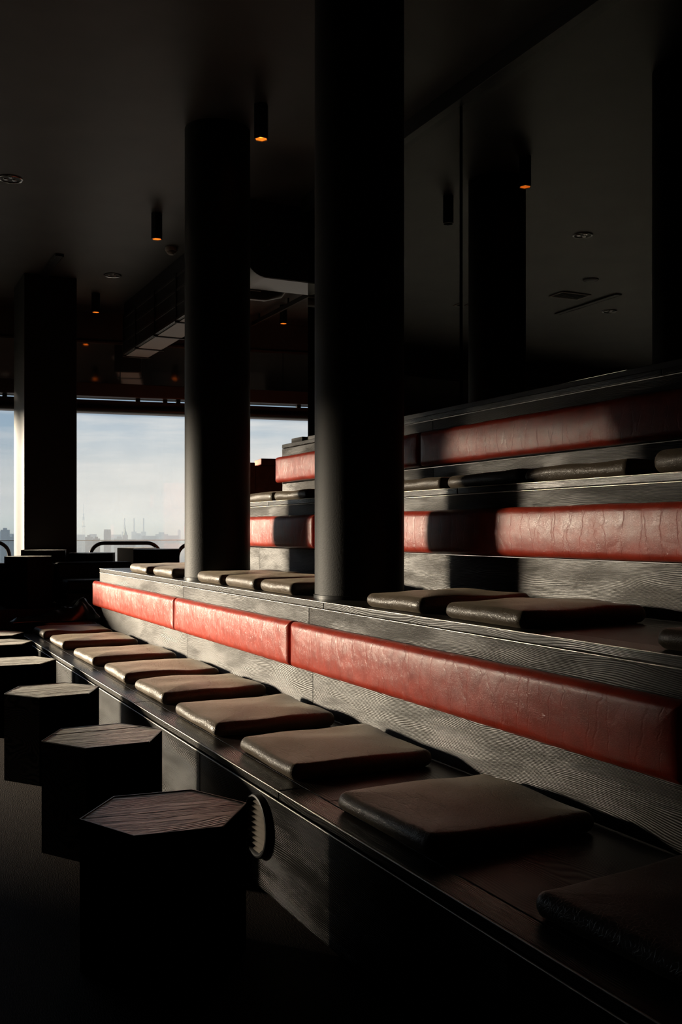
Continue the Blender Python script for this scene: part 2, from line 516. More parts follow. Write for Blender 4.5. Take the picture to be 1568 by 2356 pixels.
# podium of the window seating
POD_Y0 = 9.78
pod = struct(link('floor_podium', prism_me('floor_podium', [(-3.2, 10.2), (-3.2, 14.4), (7.9, 12.70), (7.9, 10.2)], 0.0, POD, 0.004), M['carpet']))

# ---- window wall: local x along the wall, local y outward
WA = -math.atan2(0.151, 0.988)
WO = Vector((2.71, 13.55, 0))
wall_far = struct(thing('wall_far', None, None, WO, WA))
def wbox(name, x0, x1, y0, y1, z0, z1, mat, bev=0.004, parent=None):
    return box(name, (x0, y0, z0), (x1, y1, z1), mat, parent or wall_far, bev)
X0, X1 = -13.1, 5.6
wbox('sill_wall', X0, X1, 0.0, 0.2, 0.0, 0.72, M['wall'])
wbox('sill', X0, X1, -0.10, 0.22, 0.72, 0.75, M['frame'])
XS = -13.1                                               # left of here the glass is taller
wbox('upper_wall', X0, X1, 0.0, 0.2, 3.90, CEIL, M['ceiling'])
wbox('cornice', XS, X1, -0.03, 0.0, 3.885, 3.915, M['transom'])
hx = XS
while hx < X1 - 0.1:
    h2 = min(hx + 2.277, X1)
    wbox('header_panel', hx + 0.004, h2 - 0.004, 0.0, 0.03, 3.34, 3.885, M['headerglass'], 0.002)
    hx = h2
wbox('header_backing', XS, X1, 0.035, 0.2, 3.16, 3.90, M['wall'])
wbox('transom_rail', XS, X1, -0.10, 0.20, 3.16, 3.34, M['transom'], 0.01)
wbox('transom_rail', XS, X1, -0.06, 0.20, 2.955, 3.115, M['transom'], 0.01)
mull = [-11.38 + 2.277 * i - 0.0 for i in range(8)]
mull = [-0.385 + 2.277 * i for i in range(-5, 3)]
wi = 1
edges_ = [X0] + mull + [X1]
for a in mull:
    wbox('mullion', a - 0.035, a + 0.035, -0.02, 0.12, 0.75, 3.45 if a < XS else 3.16, M['frame'])
for a, b in zip(edges_, edges_[1:]):
    if b - a < 0.15: continue
    mid = (a + b) / 2
    top = 3.45 if mid < XS else 2.955
    w = struct(thing('window_%d' % wi, None, None, WO + Matrix.Rotation(WA, 3, 'Z') @ Vector((mid, 0.05, 0)), WA))
    hw = (b - a) / 2 - 0.036
    wbox('pane', -hw, hw, -0.006, 0.006, 0.79, top - 0.01, M['dusty'] if -0.4 < mid < 4.5 else M['glass'], 0, w)
    wbox('frame_rail', -hw, hw, -0.025, 0.025, 0.75, 0.79, M['frame'], 0.003, w)
    wi += 1
# light gap between the two rails: narrow clerestory panes, with clips
for a, b in zip(edges_, edges_[1:]):
    if b - a < 0.15: continue
    if (a + b) / 2 < -3.2:
        wbox('transom_rail', a, b, 0.0, 0.2, 3.116, 3.159, M['wall'], 0)
        continue
    wbox('clerestory_pane', a + 0.036, b - 0.036, 0.10, 0.106, 3.115, 3.16, M['glass'], 0)
    for cx in ((a + b) / 2 + 0.05, (a + b) / 2 + 0.42, (a + b) / 2 + 0.60):
        wbox('clip', cx - 0.03, cx + 0.03, 0.02, 0.09, 3.112, 3.163, M['frame'], 0.004)

# roller blinds folded up under the transom
for i, (a, b) in enumerate(zip(edges_, edges_[1:])):
    mid = (a + b) / 2
    if b - a < 0.15 or mid < XS: continue
    names = {True: 'left', False: 'right'}
    base = WO + Matrix.Rotation(WA, 3, 'Z') @ Vector((mid, -0.12, 0))
    lab = ('rolled-up black blind above the window left of the square pillar' if mid < -0.5 else
           'rolled-up black blind above the wide hazy window' if mid < 1.9 else
           'rolled-up black blind above the window behind the steps' if mid < 4.3 else 'rolled-up black blind at the far right corner')
    if mid < -2.7: continue
    rb = thing('roller_blind', lab, 'blind', base, WA, 'rolled-up blinds over the windows')
    hw = (b - a) / 2 - 0.01
    link('blind_roll', tube_me('blind_roll', [(-hw, 0, 2.985), (hw, 0, 2.985)], 0.045, 18), M['rubber'], rb)
    for e in (-hw + 0.01, hw - 0.01):
        wbox('bracket', e - 0.008, e + 0.008, -0.05, 0.075, 2.95, 3.04, M['frame'], 0.002, rb)

# ---- mirror wall above the top step
MY1 = 8.07
wr = struct(thing('wall_mirror', None, None, (V4 + 0.03, 3.0, 0)))
box('backing', (V4 + 0.10, YN, 2.19), (V4 + 0.16, MY1 - 0.01, CEIL), M['wall'], wr, 0, (V4 + 0.03, 3.0, 0))
box('head_strip', (V4 + 0.0, YN, 4.18), (V4 + 0.10, MY1, CEIL), M['rubber'], wr, 0.003, (V4 + 0.03, 3.0, 0))
my = [MY1, 5.60, 3.19, 0.78, -1.63, -3.95]
tilt = [0.0, -0.010, -0.002, 0.001, 0.0]
for i, (a, b) in enumerate(zip(my, my[1:])):
    o = link('mirror_panel', box_me('mirror_panel', 0.012, a - b - 0.010, 4.18 - 2.19, 0.001), M['mirror'], wr,
             (0.035, (a + b) / 2 - 3.0, (4.18 + 2.19) / 2), (0, 0, tilt[i]))

# ================================================================== COLUMNS
def round_column(label, x, y, R=0.24):
    o = thing('round_column', label, 'column', (x, y, Z2), 0, 'round columns on the seating steps')
    link('shaft', lathe_me('shaft', [(R, 0.02), (R, CEIL - Z2)], 64), M['column'], o)
    link('base_ring', lathe_me('base_ring', [(R - 0.02, 0), (R + 0.006, 0), (R + 0.006, 0.018), (R - 0.02, 0.022)], 64), M['colbase'], o)
    return o
round_column('thick black round column nearest the camera, rising from the middle step', 2.445, 4.76)
round_column('black round column rising behind the small cushions at the window end of the steps', 2.42, 7.00)
pc = thing('square_pillar', 'wide black square pillar standing by the windows at the left', 'column', (2.065, 12.2, POD))
box('pillar_body', (-0.29, -0.4, 0), (0.29, 0.4, CEIL - POD), M['column'], pc, 0.006)
box('lit_side', (-0.302, -0.398, 0), (-0.29, 0.4, CEIL - POD), M['pale'], pc, 0.002)  # added sheet, paler to show window light falling on this side

# ================================================================== TIERED SEATING
YE = -2.6                                            # near end, behind the camera
def run(y_far, joints, gap=0.003):
    ys = [y_far] + [j for j in joints if j < y_far] + [YE]
    return [(b + gap / 2, a - gap / 2) for a, b in zip(ys, ys[1:])]

def back_pads(parent, xface, z0, z1, y_far, joints, depth, mat, off, label):
    for i, (a, b) in enumerate(run(y_far, joints, 0.012)):
        L = b - a
        me = pad_me('back_pad', L, z1 - z0, depth, 0.014, 0.036, 0.004, seed=i + int(z0 * 10), sag=0.004, nl=int(L / 0.04), nw=5)
        # local x -> world -y, local y -> world z, local z -> world -x
        o = link('back_pad', me, mat, parent)
        o.matrix_local = Matrix.Translation(Vector((xface - off[0], (a + b) / 2 - off[1], (z0 + z1) / 2 - off[2]))) @ Matrix(((0, 0, -1, 0), (-1, 0, 0, 0), (0, 1, 0, 0), (0, 0, 0, 1)))
        o['label'] = label
    return

# lowest bench
o1 = (V1, 3.0, 0.0)
b1 = thing('seating_step', 'lowest black oak bench with a round vent grille in its front panel', 'bench', o1)
def part(name, lo, hi, mat, parent, off, bev=0.003): return box(name, lo, hi, mat, parent, bev, off)
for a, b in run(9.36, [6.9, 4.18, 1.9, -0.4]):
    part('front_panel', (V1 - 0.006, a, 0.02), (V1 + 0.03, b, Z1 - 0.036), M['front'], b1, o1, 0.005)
for a, b in run(9.36, [7.6, 5.35, 3.3, 1.0]):
    part('nosing', (V1, a, Z1 - 0.033), (V1 + 0.10, b, Z1), M['nosing'], b1, o1, 0.006)
for a, b in run(9.36, [7.9, 6.3, 4.7, 3.1, 1.5, -0.1]):
    part('deck_board', (V1 + 0.103, a, Z1 - 0.033), (V2 - 0.001, b, Z1 - 0.001), M['deck'], b1, o1, 0.002)
link('deck_board', prism_me('deck_board', [(V1 + 0.103 - o1[0], 9.363 - o1[1]), (V1 + 0.45 - o1[0], 10.15 - o1[1]), (V2 + 0.02 - o1[0], 10.15 - o1[1]), (V2 + 0.02 - o1[0], 9.363 - o1[1])], Z1 - 0.033, Z1 - 0.001, 0.002), M['deck'], b1)
part('plinth', (V1 + 0.04, YE, 0.0), (V2, 9.3, 0.05), M['rubber'], b1, o1, 0)
part('end_panel', (V1 + 0.45, 10.10, 0.0), (V2, 10.13, Z1 - 0.035), M['wood'], b1, o1, 0.003)
M['edge'] = plain('edge_glint_metal', (0.75, 0.70, 0.62), rough=0.35, metal=1.0)  # thin metal tubes added so the board edges show highlight lines
def edge_glint(parent, off, x, z, y0, y1, r=0.0028):
    o = link('edge_glint', tube_me('edge_glint', [(0, -(y1 - y0) / 2, 0), (0, (y1 - y0) / 2, 0)], r, 10), M['edge'], parent, (x - off[0], (y0 + y1) / 2 - off[1], z - off[2]))
    return o
edge_glint(b1, o1, V1 + 0.0005, Z1 - 0.0028, YE, 9.36)
edge_glint(b1, o1, V1 - 0.0055, Z1 - 0.037, YE, 9.36)
# vent grille
gy, gz, gr = 3.46, 0.255, 0.118
gl = thing('vent_grille', None, None, (0.006, gy - 3.0, gz)); gl.parent = b1
del gl
def grille():
    x = -0.006
    ring = link('vent_ring', lathe_me('vent_ring', [(gr, 0), (gr, 0.016), (gr - 0.004, 0.024), (gr - 0.010, 0.026), (gr - 0.020, 0.018), (gr - 0.024, 0.0)], 64), M['rubber'], b1, (x, gy - 3.0, gz), (0, -PI / 2, 0))
    ring['label'] = 'round black vent ring'
    bk = link('vent_backing', lathe_me('vent_backing', [(0, 0.0015), (gr - 0.022, 0.0015)], 48), M['rubber'], ring)
    n = 10
    for i in range(n):
        zz = -gr + 0.030 + (2 * gr - 0.060) * i / (n - 1)
        hw = math.sqrt(max((gr - 0.024) ** 2 - zz ** 2, 0.0)) if abs(zz) < gr - 0.024 else 0.0
        if hw < 0.02: continue
        # ring frame: local z points to -x world, local x -> world z
        bm = bmesh.new()
        bmesh.ops.create_cube(bm, size=1)
        for v in bm.verts: v.co = Vector((v.co.x * 0.0165, v.co.y * 2 * hw, v.co.z * 0.002))
        bmesh.ops.rotate(bm, verts=bm.verts[:], matrix=Matrix.Rotation(math.radians(50), 3, 'Y'))
        link('vent_slat', finish(bm, 'vent_slat'), M['slat'], ring, (zz, 0, 0.0115))
grille()
for o in list(bpy.data.objects):
    if o.name.startswith('vent_grille'): bpy.data.objects.remove(o)

# riser steps
def step(label, x, z0, z1, y_far, yj_f, yj_p, yj_l, yj_n, depth, end_x, nos=0.036):
    off = (x, 3.0, z0)
    t = thing('seating_step', label, 'bench', off)
    for a, b in run(y_far, yj_n):
        part('nosing', (x, a, z1 - nos), (x + 0.12, b, z1), M['nosing'], t, off, 0.005)
    for a, b in run(y_far, yj_f):
        part('fascia_board', (x + 0.001, a, z1 - 0.36), (x + 0.028, b, z1 - nos - 0.004), M['wood'], t, off, 0.004)
    for a, b in run(y_far, yj_l):
        part('riser_board', (x + 0.005, a, z0), (x + 0.028, b, z1 - 0.363), M['wood'], t, off, 0.002)
    if end_x:
        for a, b in run(y_far, [y - 0.4 for y in yj_n]):
            part('deck_board', (x + 0.123, a, z1 - nos), (end_x, b, z1 - 0.001), M['deck'], t, off, 0.002)
        part('end_panel', (x + 0.03, y_far - 0.03, z0), (end_x, y_far - 0.004, z1 - nos - 0.002), M['wood'], t, off, 0.002)
    if x < 3.0 and end_x:
        edge_glint(t, off, x + 0.0005, z1 - 0.0022, YE, y_far, 0.0022)
        edge_glint(t, off, x + 0.001, z1 - nos - 0.003, YE, y_far, 0.0022)
    back_pads(t, x + 0.005, z1 - 0.355, z1 - 0.118, y_far + 0.01, yj_p, depth, M['red'], off, 'long red leather back pad')
    return t
step('middle black oak seating step with sunlit red pad, carrying both round columns', V2, Z1, Z2, 9.55, [6.88, 4.70, 1.9, -0.6], [6.88, 4.80, 2.05, -0.6], [6.80, 4.66, 2.0, -0.6], [6.9, 4.52, 1.9, -0.6], 0.078, V3 + 0.02)
step('upper black oak seating step with red pad partly in the shadow of the thick column', V3, Z2, Z3, 9.15, [7.6, 5.2, 2.2, -0.4], [6.2, 2.45, -0.4], [7.4, 5.2, 2.3, -0.4], [7.2, 4.5, 2.1, -0.4], 0.078, V4 + 0.02)
top = step('topmost black oak back panel with dim red pad below the mirror wall', V4, Z3, Z4, 8.52, [5.85, 3.2, 0.6], [5.92, 3.2, 0.6], [5.85, 3.2, 0.6], [6.5, 3.7, 0.9], 0.078, None)
off = (V4, 3.0, Z3)
part('coping_board', (V4 + 0.123, YE, Z4 - 0.036), (V4 + 0.22, 8.52, Z4), M['deck'], top, off, 0.002)
part('coping_cap', (V4 + 0.015, 8.09, Z4 + 0.001), (V4 + 0.20, 8.33, Z4 + 0.04), M['wood'], top, off, 0.003)
part('mirror_channel', (V4 + 0.055, YE, Z4 + 0.001), (V4 + 0.09, 8.07, Z4 + 0.04), M['frame'], top, off, 0.002)
part('end_panel', (V4 + 0.03, 8.49, Z3), (V4 + 0.22, 8.515, Z4 - 0.038), M['wood'], top, off, 0.002)

# ---- loose seat cushions
def cushion(label, xf, y_far, wy, dx, z, seed, group, T=0.066, rz=0.0, crown=0.010):
    me = pad_me('seat_cushion', dx, wy, T, 0.035, T * 0.48, crown, seed=seed, sag=0.010)
    o = link('seat_cushion', me, M['black'], None, (xf + dx / 2, y_far - wy / 2, z), (0, 0, rz))
    tag(o, label, 'cushion', group)
    return o
c1 = [(9.35, .55, 1.47), (8.52, .60, 1.47), (7.50, .62, 1.47), (6.58, .60, 1.48), (5.77, .58, 1.48), (4.90, .64, 1.46), (3.97, .60, 1.46), (3.00, .60, 1.45)]
ordl = ['eighth', 'seventh', 'sixth', 'fifth', 'fourth', 'third', 'second', 'first']
for i, (y, w, x) in enumerate(c1):
    lab = {7: 'largest dark leather seat cushion on the lowest bench, right of the vent grille',
           6: 'dark leather seat cushion on the lowest bench directly above the vent grille'}.get(i, 'dark leather seat cushion on the lowest bench, %s one counted from the vent grille' % ordl[i])
    cushion(lab, x, y, w, 0.61, Z1, i, 'seat cushions on the lowest bench', rz=random.uniform(-0.03, 0.03))
cushion('dark leather seat cushion in deep shade at the lower right edge of the picture', 1.49, 1.98, 0.62, 0.60, Z1, 11, 'seat cushions on the lowest bench', rz=0.08)
cushion('dark leather seat cushion under the black jacket at the window end of the lowest bench', 1.60, 10.02, 0.52, 0.50, Z1, 12, 'seat cushions on the lowest bench')
c2 = [(8.62, .60, 'small dark leather cushion on the middle step, nearest the windows'),
      (7.86, .54, 'small dark leather cushion on the middle step, left beside the thinner looking column'),
      (6.73, .52, 'dark leather cushion on the middle step, just right of the far round column'),
      (6.14, .54, 'dark leather cushion on the middle step, midway between the two round columns'),
      (5.52, .48, 'dark leather cushion on the middle step, touching the left side of the thick column'),
      (4.16, .50, 'dark leather cushion on the middle step, just right of the thick column'),
      (3.47, .54, 'dark leather cushion with sheen on the middle step, second right of the thick column'),
      (2.28, .56, 'dark leather cushion on the middle step in shadow at the right edge')]
for i, (y, w, lab) in enumerate(c2):
    cushion(lab, V2 + 0.045, y, w, 0.60, Z2, 20 + i, 'seat cushions on the middle step', T=0.070, rz=random.uniform(-0.02, 0.02))
c3 = [(7.80, .54, 'dark leather cushion on the upper step, left one seen between the columns'),
      (7.21, .62, 'dark leather cushion on the upper step, right one seen between the columns'),
      (5.40, .64, 'dark leather cushion on the upper step, just right of the thick column'),
      (4.70, .68, 'dark leather cushion on the upper step, second right of the thick column'),
      (3.99, .72, 'dark leather cushion on the upper step in the shadow, third right of the thick column'),
      (3.12, .60, 'dark leather cushion on the upper step, tallest one at the right edge')]
for i, (y, w, lab) in enumerate(c3):
    cushion(lab, V3 + 0.05, y, w, 0.54, Z3, 40 + i, 'seat cushions on the upper step', T=0.075 if i < 5 else 0.10, rz=random.uniform(-0.015, 0.015))

# ================================================================== HEXAGONAL STOOLS
def hex_stool(label, x, y, rz, H=0.47, R=0.262, z=0.0, group='hexagonal wooden side tables along the bench', planks=4, name='hexagonal_stool', cat='stool', side=None):
    o = thing(name, label, cat, (x, y, z), rz, group)
    side = side or M['stoolside']
    # side panels: vertices along +-x of the local frame
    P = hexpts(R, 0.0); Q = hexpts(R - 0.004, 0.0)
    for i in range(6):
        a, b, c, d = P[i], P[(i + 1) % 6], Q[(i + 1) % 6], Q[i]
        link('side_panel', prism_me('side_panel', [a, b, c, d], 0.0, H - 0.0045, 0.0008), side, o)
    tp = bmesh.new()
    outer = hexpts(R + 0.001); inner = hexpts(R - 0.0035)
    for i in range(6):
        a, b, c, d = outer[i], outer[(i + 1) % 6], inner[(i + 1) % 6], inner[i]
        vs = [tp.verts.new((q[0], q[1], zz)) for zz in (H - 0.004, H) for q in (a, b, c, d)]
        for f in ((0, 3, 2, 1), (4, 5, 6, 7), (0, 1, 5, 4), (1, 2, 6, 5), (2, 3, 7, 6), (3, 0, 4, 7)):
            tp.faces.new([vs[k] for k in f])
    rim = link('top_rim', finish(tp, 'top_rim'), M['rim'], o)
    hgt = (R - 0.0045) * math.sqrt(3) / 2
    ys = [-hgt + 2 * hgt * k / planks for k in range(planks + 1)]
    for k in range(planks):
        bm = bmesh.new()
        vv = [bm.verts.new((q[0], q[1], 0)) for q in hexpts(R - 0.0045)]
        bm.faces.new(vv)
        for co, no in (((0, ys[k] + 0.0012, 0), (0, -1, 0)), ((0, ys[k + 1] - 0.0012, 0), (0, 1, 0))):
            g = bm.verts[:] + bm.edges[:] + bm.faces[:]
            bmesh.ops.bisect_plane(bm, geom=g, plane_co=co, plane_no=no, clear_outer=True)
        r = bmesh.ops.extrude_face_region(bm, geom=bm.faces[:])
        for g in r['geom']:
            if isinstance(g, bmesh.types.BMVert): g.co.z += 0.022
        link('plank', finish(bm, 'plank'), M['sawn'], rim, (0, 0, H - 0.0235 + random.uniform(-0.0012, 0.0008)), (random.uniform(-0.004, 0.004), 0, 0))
    return o
hex_stool('nearest hexagonal black wooden stool, its rough plank top beside the vent grille', 0.885, 3.06, math.radians(-6))
hex_stool('second nearest hexagonal black wooden stool along the bench', 0.975, 4.315, math.radians(2))
hex_stool('third nearest hexagonal black wooden stool, lit floor showing at its left', 1.0, 5.67, math.radians(5))
hex_stool('fourth nearest hexagonal black wooden stool, cut by the left edge', 1.0, 7.04, math.radians(-4))
hex_stool('fifth nearest hexagonal black wooden stool, thin sliver of top at the left edge', 1.04, 8.28, math.radians(3))
hex_stool('farthest hexagonal black wooden stool of the bench row at the left edge', 1.08, 9.0, math.radians(0))

# ================================================================== WINDOW SEATING
M['redside'] = wood('dark_red_stool_wood', (0.003, 0.0015, 0.0012), (0.009, 0.0035, 0.003), rough=0.5, bump=0.15, spec=0.05)
def hextable(label, px, D, ytop, R, rz):
    x, y = pix(px, D)
    hex_stool(label, x, y, rz, H=pz(ytop, D - R) - POD, R=R, z=POD, group='tall dark hexagonal tables by the windows', planks=3, name='hexagonal_table', cat='table', side=M['redside'])
hextable('dark hexagonal table block at the left, beside the end of the black sofa', 65, 10.15, 1281, 0.262, 0.35)
hextable('dark hexagonal table block right before the square pillar', 101, 11.05, 1266, 0.27, 0.3)
hextable('low dark hexagonal table block below the left end of the tube hoop', 212, 11.35, 1273, 0.28, 0.2)
hextable('dark hexagonal table block right of the sofa, beside the far round column', 360, 11.4, 1264, 0.295, 0.25)
hextable('dark hexagonal table block half hidden behind another, under the tube hoop', 315, 12.2, 1261, 0.25, 0.1)

# sofas
def soft(name, lo, hi, mat, parent, bev):
    c = [(a + b) / 2 for a, b in zip(lo, hi)]
    bm = bmesh.new(); bmesh.ops.create_cube(bm, size=1)
    for v in bm.verts: v.co = Vector((v.co.x * (hi[0] - lo[0]), v.co.y * (hi[1] - lo[1]), v.co.z * (hi[2] - lo[2])))
    bmesh.ops.bevel(bm, geom=bm.edges[:], offset=bev, segments=4, affect='EDGES', profile=0.5)
    return link(name, finish(bm, name, math.radians(50)), mat, parent, c)
def sofa(label, xa, xb, splits, xshade=None):
    o = thing('sofa', label, 'sofa', ((xa + xb) / 2, 10.64, POD), 0, 'low black sofas by the windows')
    w = xb - xa; c = (xa + xb) / 2
    soft('sofa_base', (-w / 2, -0.36, 0.0), (w / 2, 0.40, 0.14), M['sofa'], o, 0.02)
    xs = [xa] + splits + [xb]
    for a, b in zip(xs, xs[1:]):
        soft('seat_pad', (a - c + 0.004, -0.36, 0.142), (b - c - 0.004, 0.24, 0.27), M['sofa'], o, 0.035)
        soft('back_cushion', (a - c + 0.004, 0.245, 0.142), (b - c - 0.004, 0.40, 0.435), M['sofa'], o, 0.035)
    if xshade is not None: soft('back_cushion', (xshade - c, 0.245, 0.0), (xa - c - 0.004, 0.40, 0.435), M['sofa'], o, 0.035)  # piece added behind the table to keep sun off the sofa's end
    return o
sofa('low black leather sofa beyond the end of the lowest bench, before the windows', 1.95, 2.78, [], 1.33)
sofa('low black leather sofa cut by the left edge of the picture', 0.2, 1.30, [0.75])

# tube hoops before the windows
def hoop(label, pxa, pxb, D, ztop):
    xa, ya = pix(pxa, D); xb, yb = pix(pxb, D + 0.25)
    w = math.hypot(xb - xa, yb - ya); a = math.atan2(yb - ya, xb - xa)
    o = thing('tube_hoop', label, 'railing', ((xa + xb) / 2, (ya + yb) / 2, POD), a, 'bent tube hoops before the windows')
    r, h, hw = 0.17, ztop - POD, w / 2 - 0.024
    pts = [(-hw, 0, 0.012), (-hw, 0, h - r)]
    pts += [(-hw + r - r * math.cos(t * PI / 16), 0, h - r + r * math.sin(t * PI / 16)) for t in range(1, 9)]
    pts += [(hw - r + r * math.sin(t * PI / 16), 0, h - r + r * math.cos(t * PI / 16)) for t in range(0, 9)]
    pts += [(hw, 0, 0.012)]
    link('tube', tube_me('tube', pts, 0.024), M['tube'], o)
    for e in (-hw, hw):
        link('foot_plate', lathe_me('foot_plate', [(0, 0), (0.05, 0), (0.05, 0.008), (0.026, 0.014), (0, 0.014)], 24), M['tube'], o, (e, 0, 0))
HD = 12.55
hoop('dark bent tube hoop in front of the hazy window, chimneys seen above it', 203, 373, HD, pz(1246, HD) - 0.02)
hoop('dark bent tube hoop at the left edge of the picture', -145, 26, HD - 0.1, pz(1244, HD) - 0.02)
hoop('dark bent tube hoop mostly hidden by the far round column', 404, 575, HD + 0.12, pz(1248, HD) - 0.02)

# dark armchair cut by the left edge
ac = thing('armchair', 'dark leather tub armchair barely showing at the left edge beside the bench end', 'armchair', (0.86, 9.72, 0.0), -0.5)
def tub_shell():
    bm = bmesh.new()
    n = 28; outer = []; 
    prof = [(0.33, 0.12), (0.345, 0.30), (0.35, 0.55), (0.335, 0.66), (0.30, 0.69), (0.265, 0.66), (0.25, 0.55), (0.25, 0.30), (0.25, 0.12)]
    rings = []
    for i in range(n + 1):
        a = math.radians(-30 + 240 * i / n)
        rings.append([bm.verts.new((r * math.cos(a), r * math.sin(a), z)) for r, z in prof])
    for a, b in zip(rings, rings[1:]):
        for k in range(len(prof)):
            bm.faces.new((a[k], a[(k + 1) % len(prof)], b[(k + 1) % len(prof)], b[k]))
    bm.faces.new(rings[0]); bm.faces.new(rings[-1][::-1])
    return finish(bm, 'back_shell', math.radians(50))
link('back_shell', tub_shell(), M['sofa'], ac)
link('seat_pad', lathe_me('seat_pad', [(0, 0.20), (0.23, 0.20), (0.245, 0.23), (0.245, 0.38), (0.22, 0.42), (0, 0.43)], 40), M['sofa'], ac)
link('base_ring', lathe_me('base_ring', [(0, 0.0), (0.24, 0.0), (0.26, 0.02), (0.26, 0.12), (0.30, 0.13), (0.24, 0.198), (0, 0.199)], 40), M['rubber'], ac)

# black jacket thrown on the end of the bench
def jacket():
    bm = bmesh.new()
    nx, ny = 46, 26
    Lx, Ly = 0.86, 0.34
    grid = []
    for i in range(nx + 1):
        row = []
        for j in range(ny + 1):
            u, v = i / nx, j / ny
            wdt = 0.30 + 0.70 * min(1, max(0, (u - 0.02) * 1.7))
            x = (u - 0.5) * Lx
            y = (v - 0.5) * Ly * wdt + 0.03 * math.sin(u * 7)
            ridge = max(0.0, 1 - (2 * v - 1) ** 2) ** 0.6
            hgt = 0.018 + 0.045 * u + 0.115 * math.exp(-((u - 0.80) / 0.17) ** 2) + 0.035 * math.exp(-((u - 0.5) / 0.13) ** 2)
            end = min(1, u * 14) ** 0.5 * min(1, (1 - u) * 10) ** 0.5
            n1 = noise.noise(Vector((x * 11, y * 13, 1.7))); n2 = abs(noise.noise(Vector((x * 17 + y * 12, y * 9, 4.1))))
            z = ridge * end * (hgt * (1 + 0.35 * n1) + 0.030 * n2)
            row.append(bm.verts.new((x, y, max(z, 0) + 0.004)))
        grid.append(row)
    for i in range(nx):
        for j in range(ny):
            bm.faces.new((grid[i][j], grid[i + 1][j], grid[i + 1][j + 1], grid[i][j + 1]))
    rim = [grid[i][0] for i in range(nx + 1)] + [grid[nx][j] for j in range(1, ny + 1)] + [grid[i][ny] for i in range(nx - 1, -1, -1)] + [grid[0][j] for j in range(ny - 1, 0, -1)]
    low = [bm.verts.new((v.co.x, v.co.y, 0.0)) for v in rim]
    m = len(rim)
    for k in range(m):
        bm.faces.new((rim[k], rim[(k + 1) % m], low[(k + 1) % m], low[k]))
    bm.faces.new(low)
    return finish(bm, 'jacket', math.radians(70))
jk = link('jacket', jacket(), M['cloth'], None, (1.72, 9.70, 0.505), (0, 0, 0.30))
tag(jk, 'crumpled black jacket lying on the window end of the lowest bench', 'jacket')

# brown booth seen past the end of the top step
bx, by = pix(612, 11.6)
bo = thing('booth', 'dark brown upholstered booth seen between the columns beyond the top step', 'booth', (bx, by, POD), -0.18)
zt = pz(1055, 11.4) - POD
soft('booth_back', (-0.17, -0.2, 0.0), (0.62, 0.2, zt - 0.08), M['brown'], bo, 0.012)
soft('booth_cap', (-0.10, -0.2, zt - 0.078), (0.62, 0.2, zt), M['brown'], bo, 0.008)
soft('booth_arm', (-0.55, -0.22, 0.0), (-0.172, 0.2, zt - 0.05), M['brown'], bo, 0.012)
soft('arm_pad', (-0.50, -0.25, zt - 0.22), (-0.18, -0.222, zt - 0.055), M['brown'], bo, 0.008)

# ================================================================== CEILING FITTINGS
lamp_me = {}
def spot(label, x, y, lit=True):
    o = thing('ceiling_spotlight', label, 'lamp', (x, y, CEIL - 0.24), 0, 'black cylinder spotlights under the ceiling')
    if not lamp_me:
        lamp_me['h'] = lathe_me('housing', [(0.044, 0.035), (0.044, 0.0), (0.052, 0.0), (0.052, 0.24), (0, 0.24)], 6, smooth=None)
        lamp_me['r'] = lathe_me('reflector', [(0.044, 0.006), (0.026, 0.030)], 6, smooth=None)
        lamp_me['c'] = lathe_me('bulb', [(0.0, 0.016), (0.018, 0.018), (0.027, 0.029), (0, 0.034)], 24)
        lamp_me['h'].materials.append(M['blackmetal'])
        lamp_me['r2'] = lamp_me['r'].copy(); lamp_me['c2'] = lamp_me['c'].copy()
        lamp_me['r'].materials.append(M['glow']); lamp_me['c'].materials.append(M['glowcore'])
        lamp_me['r2'].materials.append(M['blackmetal']); lamp_me['c2'].materials.append(M['blackmetal'])
    link('housing', lamp_me['h'], None, o)
    link('reflector', lamp_me['r' if lit else 'r2'], None, o)
    link('bulb', lamp_me['c' if lit else 'c2'], None, o)
    return o
LV = 2.54
spot('black ceiling spotlight glowing orange, between the two round columns', LV, 6.43)
spot('black ceiling spotlight glowing orange, beside the smoke detector', LV, 9.06)
spot('black ceiling spotlight glowing orange, above the wide hazy window', 2.71, 12.42)
spot('black ceiling spotlight glowing orange, below the curved duct', 5.06, 12.02)
spot('black ceiling spotlight glowing orange, mirrored at the upper right', LV, 4.85)
spot('unlit black ceiling spotlight hidden behind the far column and seen in the mirror', LV, 7.47, False)
spot('black ceiling spotlight glowing orange, doubled at the mirror seam', -0.36, 11.4)
spot('black ceiling spotlight glowing orange, reflected in the header above the windows', 3.95, 9.32)

def downlight(label, x, y, R=0.10):
    o = thing('recessed_downlight', label, 'lamp', (x, y, CEIL - 0.012), 0, 'recessed round downlights')
    link('trim_ring', lathe_me('trim_ring', [(R, 0.012), (R, 0.004), (R - 0.006, 0.0), (R - 0.016, 0.003), (R - 0.018, 0.012)], 48), M['chrome'], o)
    link('lens', lathe_me('lens', [(0, 0.007), (R - 0.018, 0.010)], 40), M['rubber'], o)
    for k in range(3):
        a = 2 * PI * k / 3 + 0.5
        link('bulb', lathe_me('bulb', [(0, 0.0), (0.018, 0.002), (0.022, 0.009)], 16), M['chrome'], o, (0.040 * math.cos(a), 0.040 * math.sin(a), 0.0))
downlight('round recessed downlight with bright rim at the left edge', 1.19, 8.70)
downlight('round recessed downlight above the hanging spotlight by the windows', 2.69, 11.45)
downlight('round recessed downlight mirrored right of the reflected column', 0.80, 7.9)
downlight('round recessed downlight mirrored low at the right', -1.72, 10.5)

